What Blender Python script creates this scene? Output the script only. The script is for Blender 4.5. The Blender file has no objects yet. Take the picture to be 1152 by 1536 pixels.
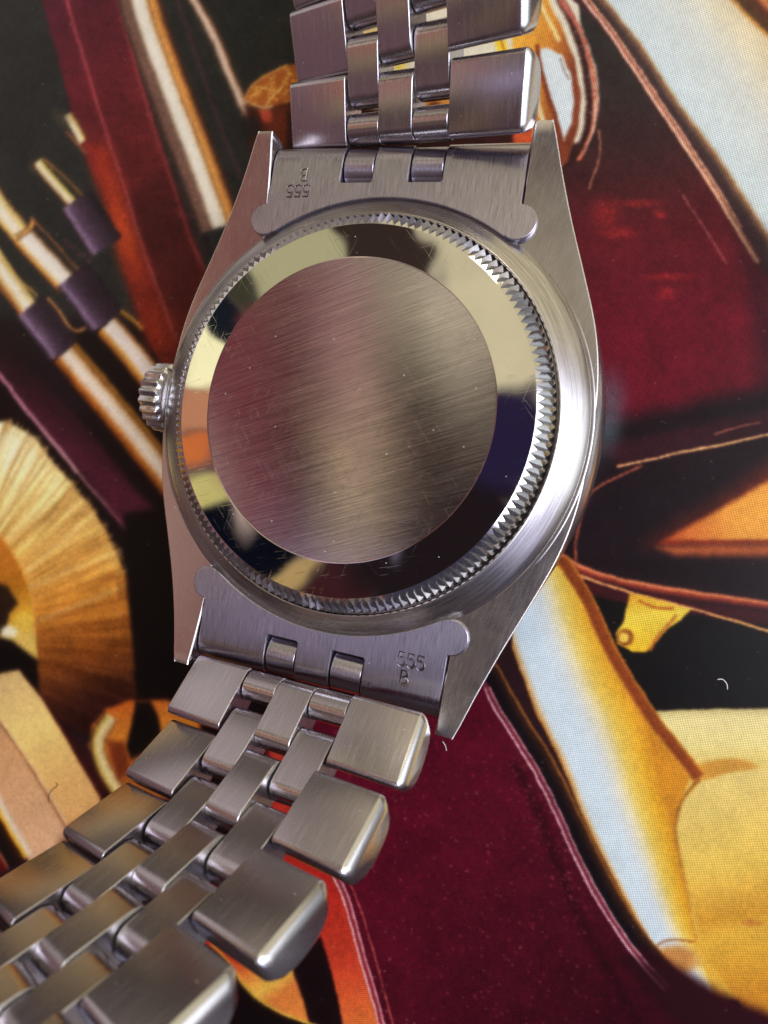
import bpy, bmesh, math, random
import numpy as np
from mathutils import Matrix, Vector, Quaternion
random.seed(4); rng = np.random.default_rng(7)
MM = 0.001
LIFT = 11.5                      # the watch lies face down: its caseback is 11.5 mm above the page
sc = bpy.context.scene
col = sc.collection

# ------------------------------------------------------------------ camera
FPX, PPX, PPY = 896.77, 559.92, 752.81          # focal length and centre in pixels of a 1152 x 1536 frame
RV = np.array([3.07748243, 0.248905183, -0.482308668]); TV = np.array([-2.30699302, -6.62943845, 42.5820780])
def rodr(r):
    t = np.linalg.norm(r); k = r/t; K = np.array([[0,-k[2],k[1]],[k[2],0,-k[0]],[-k[1],k[0],0]])
    return np.eye(3)+math.sin(t)*K+(1-math.cos(t))*K@K
RC = rodr(RV); CAM = -RC.T@TV                    # camera position in watch millimetres
cd = bpy.data.cameras.new('camera'); cam = bpy.data.objects.new('camera', cd); col.objects.link(cam)
m = np.eye(4); m[:3,:3] = RC.T@np.diag([1,-1,-1]); m[:3,3] = (CAM+[0,0,LIFT])*MM
cam.matrix_world = Matrix(m.tolist())
cd.sensor_fit = 'HORIZONTAL'; cd.sensor_width = 36; cd.lens = FPX/1152*36
cd.shift_x = (576-PPX)/1152; cd.shift_y = -(768-PPY)/1152
cd.clip_start = 0.001; cd.clip_end = 50
cd.dof.use_dof = True; cd.dof.focus_distance = 0.0455; cd.dof.aperture_fstop = 54
sc.camera = cam

# ------------------------------------------------------------------ small paint helpers (numpy)
def s2l(c): c = np.asarray(c, float)/255; return np.where(c <= .04045, c/12.92, ((c+.055)/1.055)**2.4)
def sstep(x): x = np.clip(x, 0, 1); return x*x*(3-2*x)
def vnoise(x, y, seed):
    r = np.random.default_rng(seed); G = r.random((64, 64))
    xi = np.floor(x).astype(int); yi = np.floor(y).astype(int); fx = sstep(x-xi); fy = sstep(y-yi)
    g = lambda a, b: G[a % 64, b % 64]
    return (g(xi,yi)*(1-fx)+g(xi+1,yi)*fx)*(1-fy)+(g(xi,yi+1)*(1-fx)+g(xi+1,yi+1)*fx)*fy

# ------------------------------------------------------------------ world: the room round the table, with patches added to tint the steel
W, H = 1024, 512
uu, vv = np.meshgrid((np.arange(W)+.5)/W, (np.arange(H)+.5)/H)
az = np.degrees(-(uu-.5)*2*np.pi); el = (vv-.5)*180
az = az+5*(vnoise(uu*34, vv*17, 51)-.5)+3*(vnoise(uu*110, vv*55, 52)-.5); el = el+5*(vnoise(uu*40, vv*20, 53)-.5)
az = (az+180) % 360-180
ela = np.radians(np.clip(el, 1, 90)); rr = 1/np.tan(ela); pp = rr*np.cos(np.radians(az)); qq = rr*np.sin(np.radians(az))
env = np.zeros((H, W, 3)); env[:] = s2l((88, 78, 78))
def mixenv(mask, c, gain=1.0):
    env[:] = env*(1-mask[..., None])+mask[..., None]*s2l(c)*gain
def wedge(a0, a1, e0, e1, c, fa=1.5, fe=4, gain=1.0):
    mid = (a0+a1)/2; half = (a1-a0)/2
    d = np.abs((az-mid+180) % 360-180)
    ma = sstep((half+fa/2-d)/fa); me = sstep((el-e0)/fe+.5)*sstep((e1-el)/fe+.5)
    mixenv(ma*me, c, gain)
def blob(p, q, rx, ry, c, f=.5, ang=0, gain=1.0):
    ca, sa = math.cos(math.radians(ang)), math.sin(math.radians(ang))
    x = (pp-p)*ca+(qq-q)*sa; y = -(pp-p)*sa+(qq-q)*ca
    d = np.sqrt((x/rx)**2+(y/ry)**2); mixenv(sstep((1-d)/f+.5)*(el > 2), c, gain)
wedge(-180, 180, -5, 38, (112, 98, 92), 1, 8)
wedge(30, 110, -5, 90, (196, 184, 152), 8)           # cream wall up behind the table
wedge(110, 127, 30, 90, (52, 40, 36), 2)
wedge(127, 146, 34, 90, (172, 166, 128), 2)
wedge(146, 151, 34, 90, (60, 58, 45), 4)
wedge(151, 160, 34, 90, (22, 26, 34), 2)
wedge(160, 169, 34, 46, (255, 246, 196), 1.5, 3)
wedge(169, 178, 34, 47, (188, 128, 95), 2)
wedge(179, 187, 39, 48, (200, 108, 58), 4)
wedge(189, 196, 38, 52, (196, 184, 115), 2)
wedge(196, 216, 40, 60, (10, 12, 22), 3)
wedge(216, 222, 44, 90, (175, 145, 95), 3)
wedge(222, 240, 44, 90, (58, 28, 32), 4)
wedge(240, 250, 44, 90, (18, 16, 20), 3)
wedge(250, 265, 50, 90, (110, 45, 50), 3)
wedge(265, 330, -5, 90, (60, 56, 72), 10)
wedge(166, 225, 5, 37, (110, 82, 88), 8, 6)
wedge(215, 310, -5, 40, (56, 44, 44), 12, 8)
wedge(112, 136, -5, 32, (134, 124, 114), 6, 8)
wedge(136, 166, -5, 32, (186, 176, 172), 6, 8)
wedge(-36, 34, 26, 72, (205, 203, 235), 18, gain=1.5)  # added bright zone that lights the page and the brushed steel
blob(-.68, .18, .28, .40, (120, 58, 63), .35)          # the photographer's sleeve and hand over the table
blob(-.49, .20, .05, .36, (52, 24, 28), .9, 8)
blob(-.43, .28, .04, .24, (196, 140, 145), .8, 8)
blob(-.16, -.04, .30, .37, (30, 22, 24), .3)           # the phone
blob(-.24, .37, .07, .15, (232, 218, 184), .6, 12)
blob(.0, .46, .24, .17, (205, 192, 158), .2, 0)
blob(-.36, .02, .03, .20, (240, 212, 168), .9, 0, 1.2)
blob(-.05, .12, .20, .11, (60, 44, 42), .6)
blob(.09, .13, .16, .15, (38, 30, 58), .6)
blob(-.72, -.09, .09, .2, (186, 162, 152), .6)
blob(-.42, .55, .22, .06, (112, 100, 112), .9)  # mauve patch added to tone down the upper end link
blob(-.36, -.245, .17, .055, (172, 160, 188), .9, 0, 1.45)  # lavender patch added to brighten the lower end link
wedge(-180, 180, -90, -4, (60, 48, 46), 1, 10)
env += (vnoise(uu*60, vv*30, 3)[..., None]-.5)*.10*env
ei = bpy.data.images.new('room_surroundings', W, H, alpha=False, float_buffer=True)
ei.colorspace_settings.name = 'Linear Rec.709'
ei.pixels.foreach_set(np.concatenate([env, np.ones((H, W, 1))], 2).astype(np.float32).ravel()); ei.update(); ei.pack()
wd = bpy.data.worlds.new('World'); sc.world = wd; wd.use_nodes = True
nt = wd.node_tree; bg = nt.nodes['Background']; et = nt.nodes.new('ShaderNodeTexEnvironment'); et.image = ei
nt.links.new(et.outputs['Color'], bg.inputs['Color']); bg.inputs['Strength'].default_value = 1.42

# ------------------------------------------------------------------ lamps: the window beside the table, and two added fills
def area(name, azd, eld, dist, w, h, radiance, colr):
    l = bpy.data.lights.new(name, 'AREA'); l.shape = 'RECTANGLE'; l.size = w*MM; l.size_y = h*MM
    l.energy = radiance*math.pi*(w*MM)*(h*MM); l.color = colr
    o = bpy.data.objects.new(name, l); col.objects.link(o)
    a, e = math.radians(azd), math.radians(eld)
    d = Vector((math.cos(a)*math.cos(e), math.sin(a)*math.cos(e), math.sin(e)))
    o.location = d*dist*MM; o.rotation_euler = d.to_track_quat('Z', 'Y').to_euler()
    return o
area('window_light', 6, 26, 420, 250, 340, 1.9, (.90, .95, 1.0))
area('page_fill_light', 2, 54, 440, 260, 240, 5.0, (.94, .96, 1.0))  # added fill for the page, set where the case band does not mirror it
area('warm_accent_light', 80, 44, 420, 60, 60, 8, (1.0, .90, .78))  # added warm accent, gives highlights on the end link bends
sc.view_settings.view_transform = 'Standard'; sc.view_settings.look = 'None'
sc.view_settings.exposure = 0; sc.view_settings.gamma = 1
sc.cycles.use_denoising = True
try: sc.cycles.denoiser = 'OPENIMAGEDENOISE'
except Exception: pass
sc.cycles.max_bounces = 8; sc.cycles.sample_clamp_indirect = 6; sc.cycles.caustics_reflective = True

# ------------------------------------------------------------------ object helpers
def link(name, me, parent=None, mats=(), M=None):
    o = bpy.data.objects.new(name, me); col.objects.link(o)
    for a in mats:
        if a.name not in [x.name for x in me.materials if x]: me.materials.append(a)
    if parent: o.parent = parent
    if M is not None: o.matrix_local = M
    return o
def tag(o, label=None, cat=None, group=None, kind=None):
    for k, v in (('label', label), ('category', cat), ('group', group), ('kind', kind)):
        if v: o[k] = v
def mesh(name, verts, faces, mi=None, smooth=32, uv=None, merge=1e-4):
    me = bpy.data.meshes.new(name)
    me.from_pydata([tuple(np.array(v)*MM) for v in verts], [], faces)
    if mi is not None: me.polygons.foreach_set('material_index', mi)
    bm = bmesh.new(); bm.from_mesh(me)
    if merge: bmesh.ops.remove_doubles(bm, verts=bm.verts, dist=merge*MM*10)
    bmesh.ops.recalc_face_normals(bm, faces=bm.faces); bm.to_mesh(me); bm.free()
    me.polygons.foreach_set('use_smooth', [True]*len(me.polygons)); me.set_sharp_from_angle(angle=math.radians(smooth))
    me.update(); return me
class MB:
    def __init__(s): s.v = []; s.f = []; s.m = []
    def add(s, v, f, mi=0):
        b = len(s.v); s.v += [tuple(x) for x in v]; s.f += [tuple(i+b for i in q) for q in f]; s.m += [mi]*len(f)
    def lathe(s, prof, n=192, mi=0, axis='z', rf=None):
        v = []; k = len(prof)
        for i in range(n):
            a = 2*math.pi*i/n
            for j, (r, z) in enumerate(prof):
                q = r if rf is None else rf(r, z, a)
                v.append((q*math.cos(a), q*math.sin(a), z) if axis == 'z' else (z, q*math.cos(a), q*math.sin(a)))
        f = [(i*k+j, ((i+1) % n)*k+j, ((i+1) % n)*k+j+1, i*k+j+1) for i in range(n) for j in range(k-1)]
        s.add(v, f, mi)
    def extr(s, poly, x0, x1, mi=0, capmi=None):
        """poly in (y,z) swept along x"""
        n = len(poly); v = [(x0, y, z) for y, z in poly]+[(x1, y, z) for y, z in poly]
        s.add(v, [(i, (i+1) % n, (i+1) % n+n, i+n) for i in range(n)], mi)
        s.add(v, [tuple(range(n))], mi if capmi is None else capmi); s.add(v, [tuple(range(n, 2*n))], mi if capmi is None else capmi)
    def build(s, name, **k): return mesh(name, s.v, s.f, s.m, **k)
def bevel(o, w=.1, seg=2, ang=35):
    b = o.modifiers.new('bevel', 'BEVEL'); b.width = w*MM; b.segments = seg; b.limit_method = 'ANGLE'; b.angle_limit = math.radians(ang); b.harden_normals = False
    return o

# ------------------------------------------------------------------ materials
def newmat(name):
    m = bpy.data.materials.new(name); m.use_nodes = True; nt = m.node_tree
    return m, nt, nt.nodes['Principled BSDF']
def N(nt, t, **k):
    n = nt.nodes.new(t)
    for a, b in k.items(): setattr(n, a, b)
    return n
def steel(name, base=(.62, .60, .59), rough=.2, brush=None, aniso=0, bump=.0, streak=(6, .35), scratches=.0, rvar=.1, rot=0, tang=None, colvar=.08, radial=False, bdist=.004):
    m, nt, p = newmat(name); L = nt.links.new
    p.inputs['Metallic'].default_value = 1; p.inputs['Base Color'].default_value = (*base, 1)
    tc = N(nt, 'ShaderNodeTexCoord'); mp = N(nt, 'ShaderNodeMapping'); mp.inputs['Scale'].default_value = (1000,)*3
    mp.inputs['Rotation'].default_value = (0, 0, math.radians(rot)); L(tc.outputs['Object'], mp.inputs['Vector'])
    vec = mp.outputs['Vector']
    if radial:   # brushing that runs round the axis
        sx = N(nt, 'ShaderNodeSeparateXYZ'); L(vec, sx.inputs[0])
        ln = N(nt, 'ShaderNodeMath', operation='POWER'); vm = N(nt, 'ShaderNodeVectorMath', operation='LENGTH'); L(vec, vm.inputs[0])
        cx = N(nt, 'ShaderNodeCombineXYZ'); vn = N(nt, 'ShaderNodeVectorMath', operation='NORMALIZE'); L(vec, vn.inputs[0])
        sc_ = N(nt, 'ShaderNodeVectorMath', operation='SCALE'); sc_.inputs['Scale'].default_value = 4; L(vn.outputs[0], sc_.inputs[0])
        s2 = N(nt, 'ShaderNodeSeparateXYZ'); L(sc_.outputs[0], s2.inputs[0])
        mu = N(nt, 'ShaderNodeMath', operation='MULTIPLY'); mu.inputs[1].default_value = streak[0]; L(vm.outputs['Value'], mu.inputs[0])
        L(s2.outputs[0], cx.inputs[0]); L(s2.outputs[1], cx.inputs[1]); L(mu.outputs[0], cx.inputs[2]); svec = cx.outputs[0]
    else:
        m2 = N(nt, 'ShaderNodeMapping'); m2.inputs['Scale'].default_value = (streak[1], streak[0], streak[0]) if brush == 'x' else (streak[0], streak[1], streak[0])
        L(vec, m2.inputs['Vector']); svec = m2.outputs['Vector']
    no = N(nt, 'ShaderNodeTexNoise'); no.inputs['Scale'].default_value = 1; no.inputs['Detail'].default_value = 5; no.inputs['Roughness'].default_value = .7; L(svec, no.inputs['Vector'])
    big = N(nt, 'ShaderNodeTexNoise'); big.inputs['Scale'].default_value = .35; big.inputs['Detail'].default_value = 4; L(vec, big.inputs['Vector'])
    # roughness = rough + rvar*(noise-.5) + smudges
    a = N(nt, 'ShaderNodeMath', operation='MULTIPLY_ADD'); a.inputs[1].default_value = rvar; a.inputs[2].default_value = rough-rvar*.5; L(no.outputs['Fac'], a.inputs[0])
    b = N(nt, 'ShaderNodeMath', operation='MULTIPLY_ADD'); b.inputs[1].default_value = rvar*.8; L(big.outputs['Fac'], b.inputs[0]); L(a.outputs[0], b.inputs[2])
    c = N(nt, 'ShaderNodeMath', operation='SUBTRACT'); c.inputs[1].default_value = rvar*.4; c.use_clamp = True; L(b.outputs[0], c.inputs[0]); L(c.outputs[0], p.inputs['Roughness'])
    # colour streaks
    r = N(nt, 'ShaderNodeMapRange'); r.inputs['From Min'].default_value = .3; r.inputs['From Max'].default_value = .7
    r.inputs['To Min'].default_value = 1-colvar*2; r.inputs['To Max'].default_value = 1+colvar; L(no.outputs['Fac'], r.inputs['Value'])
    cm = N(nt, 'ShaderNodeVectorMath', operation='SCALE'); cm.inputs[0].default_value = base; L(r.outputs[0], cm.inputs['Scale']); L(cm.outputs[0], p.inputs['Base Color'])
    h = no.outputs['Fac']
    if scratches:
        acc = None
        for q_, (an_, fx_, fy_, th_) in enumerate(((17, .35, 11, .735), (-48, .5, 14, .745), (74, .3, 12, .74), (131, .6, 9, .75))):
            m3 = N(nt, 'ShaderNodeMapping'); m3.inputs['Rotation'].default_value = (0, 0, math.radians(an_)); m3.inputs['Location'].default_value = (q_*37, q_*11, 0); L(vec, m3.inputs['Vector'])
            m4 = N(nt, 'ShaderNodeMapping'); m4.inputs['Scale'].default_value = (fx_, fy_, .5); L(m3.outputs[0], m4.inputs['Vector'])
            sn = N(nt, 'ShaderNodeTexNoise'); sn.inputs['Scale'].default_value = 1; sn.inputs['Detail'].default_value = .6; sn.inputs['Distortion'].default_value = .15; L(m4.outputs[0], sn.inputs['Vector'])
            mr = N(nt, 'ShaderNodeMapRange'); mr.inputs['From Min'].default_value = th_-.035; mr.inputs['From Max'].default_value = th_+.02; mr.inputs['To Min'].default_value = 0; mr.inputs['To Max'].default_value = -scratches; L(sn.outputs['Fac'], mr.inputs['Value'])
            if acc is None: acc = mr.outputs[0]
            else:
                a_ = N(nt, 'ShaderNodeMath', operation='ADD'); L(acc, a_.inputs[0]); L(mr.outputs[0], a_.inputs[1]); acc = a_.outputs[0]
        mm = N(nt, 'ShaderNodeMath', operation='MULTIPLY'); L(acc, mm.inputs[0]); mm.inputs[1].default_value = 1
        ad = N(nt, 'ShaderNodeMath', operation='MULTIPLY_ADD'); ad.inputs[1].default_value = 1 if bump else 0.02; L(no.outputs['Fac'], ad.inputs[0]); L(mm.outputs[0], ad.inputs[2]); h = ad.outputs[0]
    if bump or scratches:
        bp = N(nt, 'ShaderNodeBump'); bp.inputs['Strength'].default_value = bump or .5; bp.inputs['Distance'].default_value = bdist*MM; L(h, bp.inputs['Height']); L(bp.outputs[0], p.inputs['Normal'])
    # grains of dust
    dv = N(nt, 'ShaderNodeTexVoronoi'); dv.inputs['Scale'].default_value = 1.15; dv.inputs['Randomness'].default_value = 1; L(vec, dv.inputs['Vector'])
    dl = N(nt, 'ShaderNodeMath', operation='LESS_THAN'); dl.inputs[1].default_value = .055; L(dv.outputs['Distance'], dl.inputs[0])
    ds = N(nt, 'ShaderNodeSeparateXYZ'); L(dv.outputs['Color'], ds.inputs[0]); dg = N(nt, 'ShaderNodeMath', operation='GREATER_THAN'); dg.inputs[1].default_value = .72; L(ds.outputs[0], dg.inputs[0])
    dm = N(nt, 'ShaderNodeMath', operation='MULTIPLY'); L(dl.outputs[0], dm.inputs[0]); L(dg.outputs[0], dm.inputs[1])
    dc = N(nt, 'ShaderNodeMix', data_type='RGBA'); L(dm.outputs[0], dc.inputs[0]); L(cm.outputs[0], dc.inputs[6]); dc.inputs[7].default_value = (.5, .49, .48, 1); L(dc.outputs[2], p.inputs['Base Color'])
    dk = N(nt, 'ShaderNodeMath', operation='SUBTRACT'); dk.inputs[0].default_value = 1; L(dm.outputs[0], dk.inputs[1]); L(dk.outputs[0], p.inputs['Metallic'])
    if aniso:
        p.inputs['Anisotropic'].default_value = aniso
        tv = N(nt, 'ShaderNodeVectorTransform', vector_type='VECTOR', convert_from='OBJECT', convert_to='WORLD'); tv.inputs[0].default_value = tang; L(tv.outputs[0], p.inputs['Tangent'])
    return m
BR = 23   # direction of the brushing on the caseback disc, degrees
disc_m = steel('brushed_disc_steel', (.60, .565, .585), .17, 'x', .8, .34, (14, .22), .35, .10, -BR, (-math.sin(math.radians(BR)), math.cos(math.radians(BR)), 0), .19, bdist=.009)
mirror_m = steel('mirror_steel', (.66, .65, .63), .04, 'x', 0, 0, (2, .5), .2, .05, 30, colvar=.01)
polish_m = steel('polished_case_steel', (.60, .565, .555), .25, 'y', 0, .2, (6, .6), .5, .12, 12, colvar=.03, bdist=.002)
band_m = steel('turned_steel', (.56, .54, .53), .27, 'y', 0, .6, (7, .6), .3, .10, radial=True, colvar=.2, bdist=.003)
tooth_m = steel('fluted_steel', (.66, .67, .68), .20, 'y', 0, .2, (4, 2), 0, .08, colvar=.05)
satin_m = steel('satin_end_steel', (.50, .475, .55), .29, 'y', .75, .6, (13, .55), 0, .12, 0, (1, 0, 0), .2, bdist=.009)
link_m = steel('brushed_link_steel', (.545, .505, .545), .26, 'y', .55, .5, (13, .45), 0, .12, 0, (1, 0, 0), .13, bdist=.007)
side_m = steel('polished_link_side', (.68, .68, .70), .27, 'y', 0, .1, (3, 1), .4, .06, colvar=.02)
stamp_shade_m = steel('stamp_shade_steel', (.12, .10, .11), .45, 'x', 0, .3, (8, .8), 0, .1, colvar=.1)  # near-black, stands in for shade along the raised strokes
dark_m = steel('dark_wall_steel', (.45, .42, .40), .28, 'x', 0, .4, (8, .8), 0, .1, colvar=.1)  # darker steel for the lower wall of the fluted edge

# ------------------------------------------------------------------ the printed page
PX0, PY0, PXW, PYH, PR = -78., -92., 140., 160., 11     # page sheet in millimetres, texels per mm
nx, ny = int(PXW*PR), int(PYH*PR)
gx, gy = np.meshgrid(PX0+(np.arange(nx)+.5)/PR, PY0+(np.arange(ny)+.5)/PR)
cc = np.stack([gx, gy, np.full_like(gx, -LIFT)], -1)@RC.T+TV
okz = cc[..., 2] > 8
X = np.where(okz, PPX+FPX*cc[..., 0]/np.maximum(cc[..., 2], 8), -3000); Y = np.where(okz, PPY+FPX*cc[..., 1]/np.maximum(cc[..., 2], 8), 3000)
X = X.astype(np.float32); Y = Y.astype(np.float32)
X0_, Y0_ = X.copy(), Y.copy()
X = X+1.6*(vnoise(X0_/17, Y0_/17, 31)-.5)+1.5*(vnoise(X0_/2., Y0_/2., 32)-.5); Y = Y+1.6*(vnoise(X0_/17, Y0_/17, 33)-.5)+1.5*(vnoise(X0_/2., Y0_/2., 34)-.5)
X = X.astype(np.float32); Y = Y.astype(np.float32)
img = np.zeros((ny, nx, 3), np.float32)
def win(pts, pad):
    p = np.array(pts, float); x0, y0 = p.min(0)-pad; x1, y1 = p.max(0)+pad
    k = (X > x0) & (X < x1) & (Y > y0) & (Y < y1)
    r = np.flatnonzero(k.any(1)); c = np.flatnonzero(k.any(0))
    if len(r) == 0: return None
    return slice(r[0], r[-1]+1), slice(c[0], c[-1]+1)
def seg_d(x, y, pts, closed=False):
    P = [tuple(map(float, q)) for q in pts]
    if closed: P = P+[P[0]]
    best = np.full(x.shape, 1e9, np.float32); sgn = np.ones(x.shape, np.float32); tt = np.zeros(x.shape, np.float32); n = len(P)-1
    for i in range(n):
        (ax, ay), (bx, by) = P[i], P[i+1]; dx, dy = bx-ax, by-ay; L2 = dx*dx+dy*dy+1e-9
        t = ((x-ax)*dx+(y-ay)*dy)/L2; tc = np.clip(t, 0, 1)
        d = np.hypot(x-ax-tc*dx, y-ay-tc*dy); k = d < best
        best = np.where(k, d, best); cr = dx*(y-ay)-dy*(x-ax); sgn = np.where(k, np.sign(cr), sgn); tt = np.where(k, (i+tc)/n, tt)
    return best, sgn, tt
def inside(x, y, pts):
    r = np.zeros(x.shape, bool); n = len(pts)
    for i in range(n):
        (ax, ay), (bx, by) = pts[i], pts[(i+1) % n]
        if ay == by: continue
        r ^= ((ay > y) != (by > y)) & (x < (bx-ax)*(y-ay)/(by-ay)+ax)
    return r
def smooth(pts, n=3):
    P = [np.array(q, float) for q in pts]
    if len(P) < 3: return P
    out = []
    for i in range(len(P)-1):
        a = P[max(i-1, 0)]; b = P[i]; c = P[i+1]; d = P[min(i+2, len(P)-1)]
        for k in range(n):
            t = k/n; out.append(.5*((2*b)+(-a+c)*t+(2*a-5*b+4*c-d)*t*t+(-a+3*b-3*c+d)*t**3))
    return out+[P[-1]]
def put(s, mask, c):
    mask = np.clip(mask, 0, 1)
    c = np.asarray(c, np.float32); img[s] = img[s]*(1-mask[..., None])+mask[..., None]*c
def lerpc(t, stops):
    xs = [a for a, _ in stops]; return np.stack([np.interp(t, xs, [c[k] for _, c in stops]) for k in range(3)], -1)
def poly(pts, c, f=2, g=None, a=1, sm=False):
    """filled shape; g = (point0, point1, [(t, colour)...]) gives a printed colour ramp"""
    if sm: pts = [tuple(q) for q in smooth(list(pts)+[pts[0]])][:-1]
    f = f*1.5
    s = win(pts, f+2)
    if s is None: return
    x, y = X[s], Y[s]; d, _, _ = seg_d(x, y, pts, True); d = np.where(inside(x, y, pts), d, -d)
    mk = sstep(d/f+.5)*a
    if g:
        (p0, p1, st) = g; dx, dy = p1[0]-p0[0], p1[1]-p0[1]; t = ((x-p0[0])*dx+(y-p0[1])*dy)/(dx*dx+dy*dy); c = lerpc(t, st)
    put(s, mk, c)
def line(pts, w, c, f=1.8, c2=None, sm=True, a=1, speck=.22):
    f = f*1.3
    if sm: pts = smooth(pts)
    s = win(pts, w+f+2)
    if s is None: return
    x, y = X[s], Y[s]; d, _, t = seg_d(x, y, pts); mk = sstep((w/2-d)/f+.5)*a
    if speck: mk = mk*np.clip(1-speck+2*speck*vnoise(x/4, y/4, 5), 0, 1)
    if c2 is not None: t = t[..., None]; c = np.array(c)*(1-t)+np.array(c2)*t
    put(s, mk, c)
def ribbon(pts, stops, sm=True, a=1, fe=2):
    """coloured profile across a line: stops are (signed distance, colour); positive lies to the right of travel"""
    if sm: pts = smooth(pts)
    lo, hi = stops[0][0], stops[-1][0]
    s = win(pts, max(abs(lo), abs(hi))+3)
    if s is None: return
    x, y = X[s], Y[s]; d, sg, t = seg_d(x, y, pts); d = d*sg
    mk = sstep((d-lo)/fe+.5)*sstep((hi-d)/fe+.5)*a
    e0 = np.array(pts[0]); e1 = np.array(pts[-1])
    k0 = ((x-e0[0])*(pts[1][0]-e0[0])+(y-e0[1])*(pts[1][1]-e0[1])) > -fe
    k1 = ((x-e1[0])*(pts[-2][0]-e1[0])+(y-e1[1])*(pts[-2][1]-e1[1])) > -fe
    put(s, mk*k0*k1, lerpc(d, stops))
def spot(cx, cy, rx, ry, c, f=.6, ang=0, a=1):
    s = win([(cx-max(rx, ry)*1.4, cy-max(rx, ry)*1.4), (cx+max(rx, ry)*1.4, cy+max(rx, ry)*1.4)], 3)
    if s is None: return
    x, y = X[s]-cx, Y[s]-cy; ca, sa = math.cos(math.radians(ang)), math.sin(math.radians(ang))
    d = np.sqrt(((x*ca+y*sa)/rx)**2+((-x*sa+y*ca)/ry)**2); put(s, sstep((1-d)/f+.5)*a*(.45+1.1*vnoise(X[s]/3.2, Y[s]/3.2, 41) if 5 < max(rx, ry) < 34 else 1.), c)

#PAGE_START
img[:] = (46, 26, 30)
# -- top left: dark ground, burgundy leather strap, satin straps
poly([(-900,-700),(560,-700),(560,600),(-900,600)], (44,44,41), 4)
poly([(-900,480),(300,480),(330,1100),(-900,1100)], (24,15,16), 30)
poly([(40,-90),(62,0),(90,100),(112,190),(133,250),(160,310),(182,400),(210,480),(245,560),(330,560),(330,440),(312,410),(278,320),(242,210),(200,80),(180,0),(160,-90)], (88,30,42), 3,
     ((110,0),(280,470),[(0,(88,30,44)),(.25,(98,34,42)),(.5,(95,36,36)),(.75,(78,30,30)),(1,(96,36,26))]))
poly([(130,215),(165,222),(190,300),(212,372),(232,440),(258,520),(225,520),(182,400),(160,320)], (170,66,36), 22, ((150,220),(240,520),[(0,(150,52,36)),(.45,(185,76,40)),(.75,(120,42,28)),(1,(140,48,26))]), .9)
poly([(190,300),(262,480),(300,480),(300,380),(250,250)], (66,28,27), 20, None, .7)
line([(80,-90),(100,0),(122,75),(150,170),(180,262),(210,360),(236,432),(264,512)], 4, (196,88,104), 2.5, (140,66,56))
line([(155,-90),(175,0),(195,72),(230,190),(260,280),(290,370),(314,415)], 4, (165,72,70), 3, (125,62,58), speck=.3)
for i in range(60):
    x0 = 150+rng.random()*60; y0 = rng.random()*330; x0 += y0*.33
    line([(x0-14,y0),(x0+12*rng.random(),y0-1)], 1.6, (150,62,66), 2, a=.35, sm=False)
ribbon([(160,-90),(182,0),(216,100),(262,222),(308,345),(318,385)], [(-1,(36,28,32)),(6,(40,30,32))], fe=3)
ribbon([(205,-20),(222,40),(258,140),(300,250),(332,340)], [(-34,(46,40,38)),(-27,(70,44,32)),(-22,(190,124,66)),(-15,(232,166,86)),(-12,(150,96,58)),(-9,(196,150,100)),(-6,(236,226,200)),(8,(240,232,208)),(12,(196,178,150)),(15,(110,82,68)),(26,(122,92,78)),(34,(60,42,38))], fe=5)
line([(262,-10),(300,100),(330,190),(362,268)], 4, (84,52,58), 4)
ribbon([(278,-24),(291,0),(318,48),(346,115),(366,160),(388,205)], [(-9,(50,36,32)),(-5,(150,100,70)),(-2,(232,204,176)),(3,(232,206,180)),(6,(120,88,68)),(9,(48,42,40))], fe=3)
# -- pendant with lattice
poly([(366,148),(376,128),(398,112),(430,98),(470,90),(500,96),(500,150),(440,152),(404,162),(376,160)], (170,96,44), 3)
for i in range(80):
    spot(372+rng.random()*100, 100+rng.random()*56, 3, 2.4, (238,176,86), .8, a=.75)
poly([(340,60),(366,140),(398,108),(432,94),(438,60)], (44,44,41), 4)
poly([(366,158),(400,166),(442,152),(442,250),(380,250)], (70,34,26), 8)
line([(370,152),(392,161),(408,160)], 3, (240,200,140), 1.5); line([(382,130),(412,136)], 3, (236,178,96)); line([(398,158),(424,128)], 3, (240,186,110)); line([(368,148),(378,128),(400,112),(430,98)], 3, (226,160,86))
poly([(387,164),(406,164),(412,182),(396,184)], (196,84,62), 4); spot(374,190,14,16,(40,34,32),.6)
spot(424,190,22,30,(112,52,30),.8)
# -- small brushes
ribbon([(101,172),(112,190),(124,212)], [(-8,(60,48,36)),(-5,(190,150,70)),(-1,(238,226,180)),(4,(238,226,190)),(7,(90,56,40))], fe=4)
spot(92,178,16,10,(96,86,62),1,45,.5); line([(100,198),(128,228)],4,(150,90,56),4)
spot(52,250,9,12,(90,76,60),1,30,.5)
ribbon([(56,243),(84,276),(116,312)], [(-9,(44,40,36)),(-6,(196,166,70)),(-1,(240,232,196)),(4,(232,214,170)),(7,(150,100,60)),(10,(50,38,34))], fe=3)
line([(66,238),(100,268),(126,296)], 3, (170,116,62), 2.5)
ribbon([(112,300),(134,334),(158,372)], [(-30,(34,30,32)),(-24,(44,34,40)),(-12,(60,46,56)),(0,(74,56,68)),(12,(96,76,94)),(18,(150,126,150)),(22,(96,76,88)),(26,(30,26,28))], sm=False, fe=4)
poly([(0,398),(40,452),(52,440),(20,400)], (60,48,40), 6, None, .4)
ribbon([(-30,262),(0,308),(34,350)], [(-18,(40,36,32)),(-15,(70,50,34)),(-8,(226,196,120)),(4,(244,236,214)),(12,(236,214,160)),(16,(206,150,66)),(20,(60,42,34))], fe=3)
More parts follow.
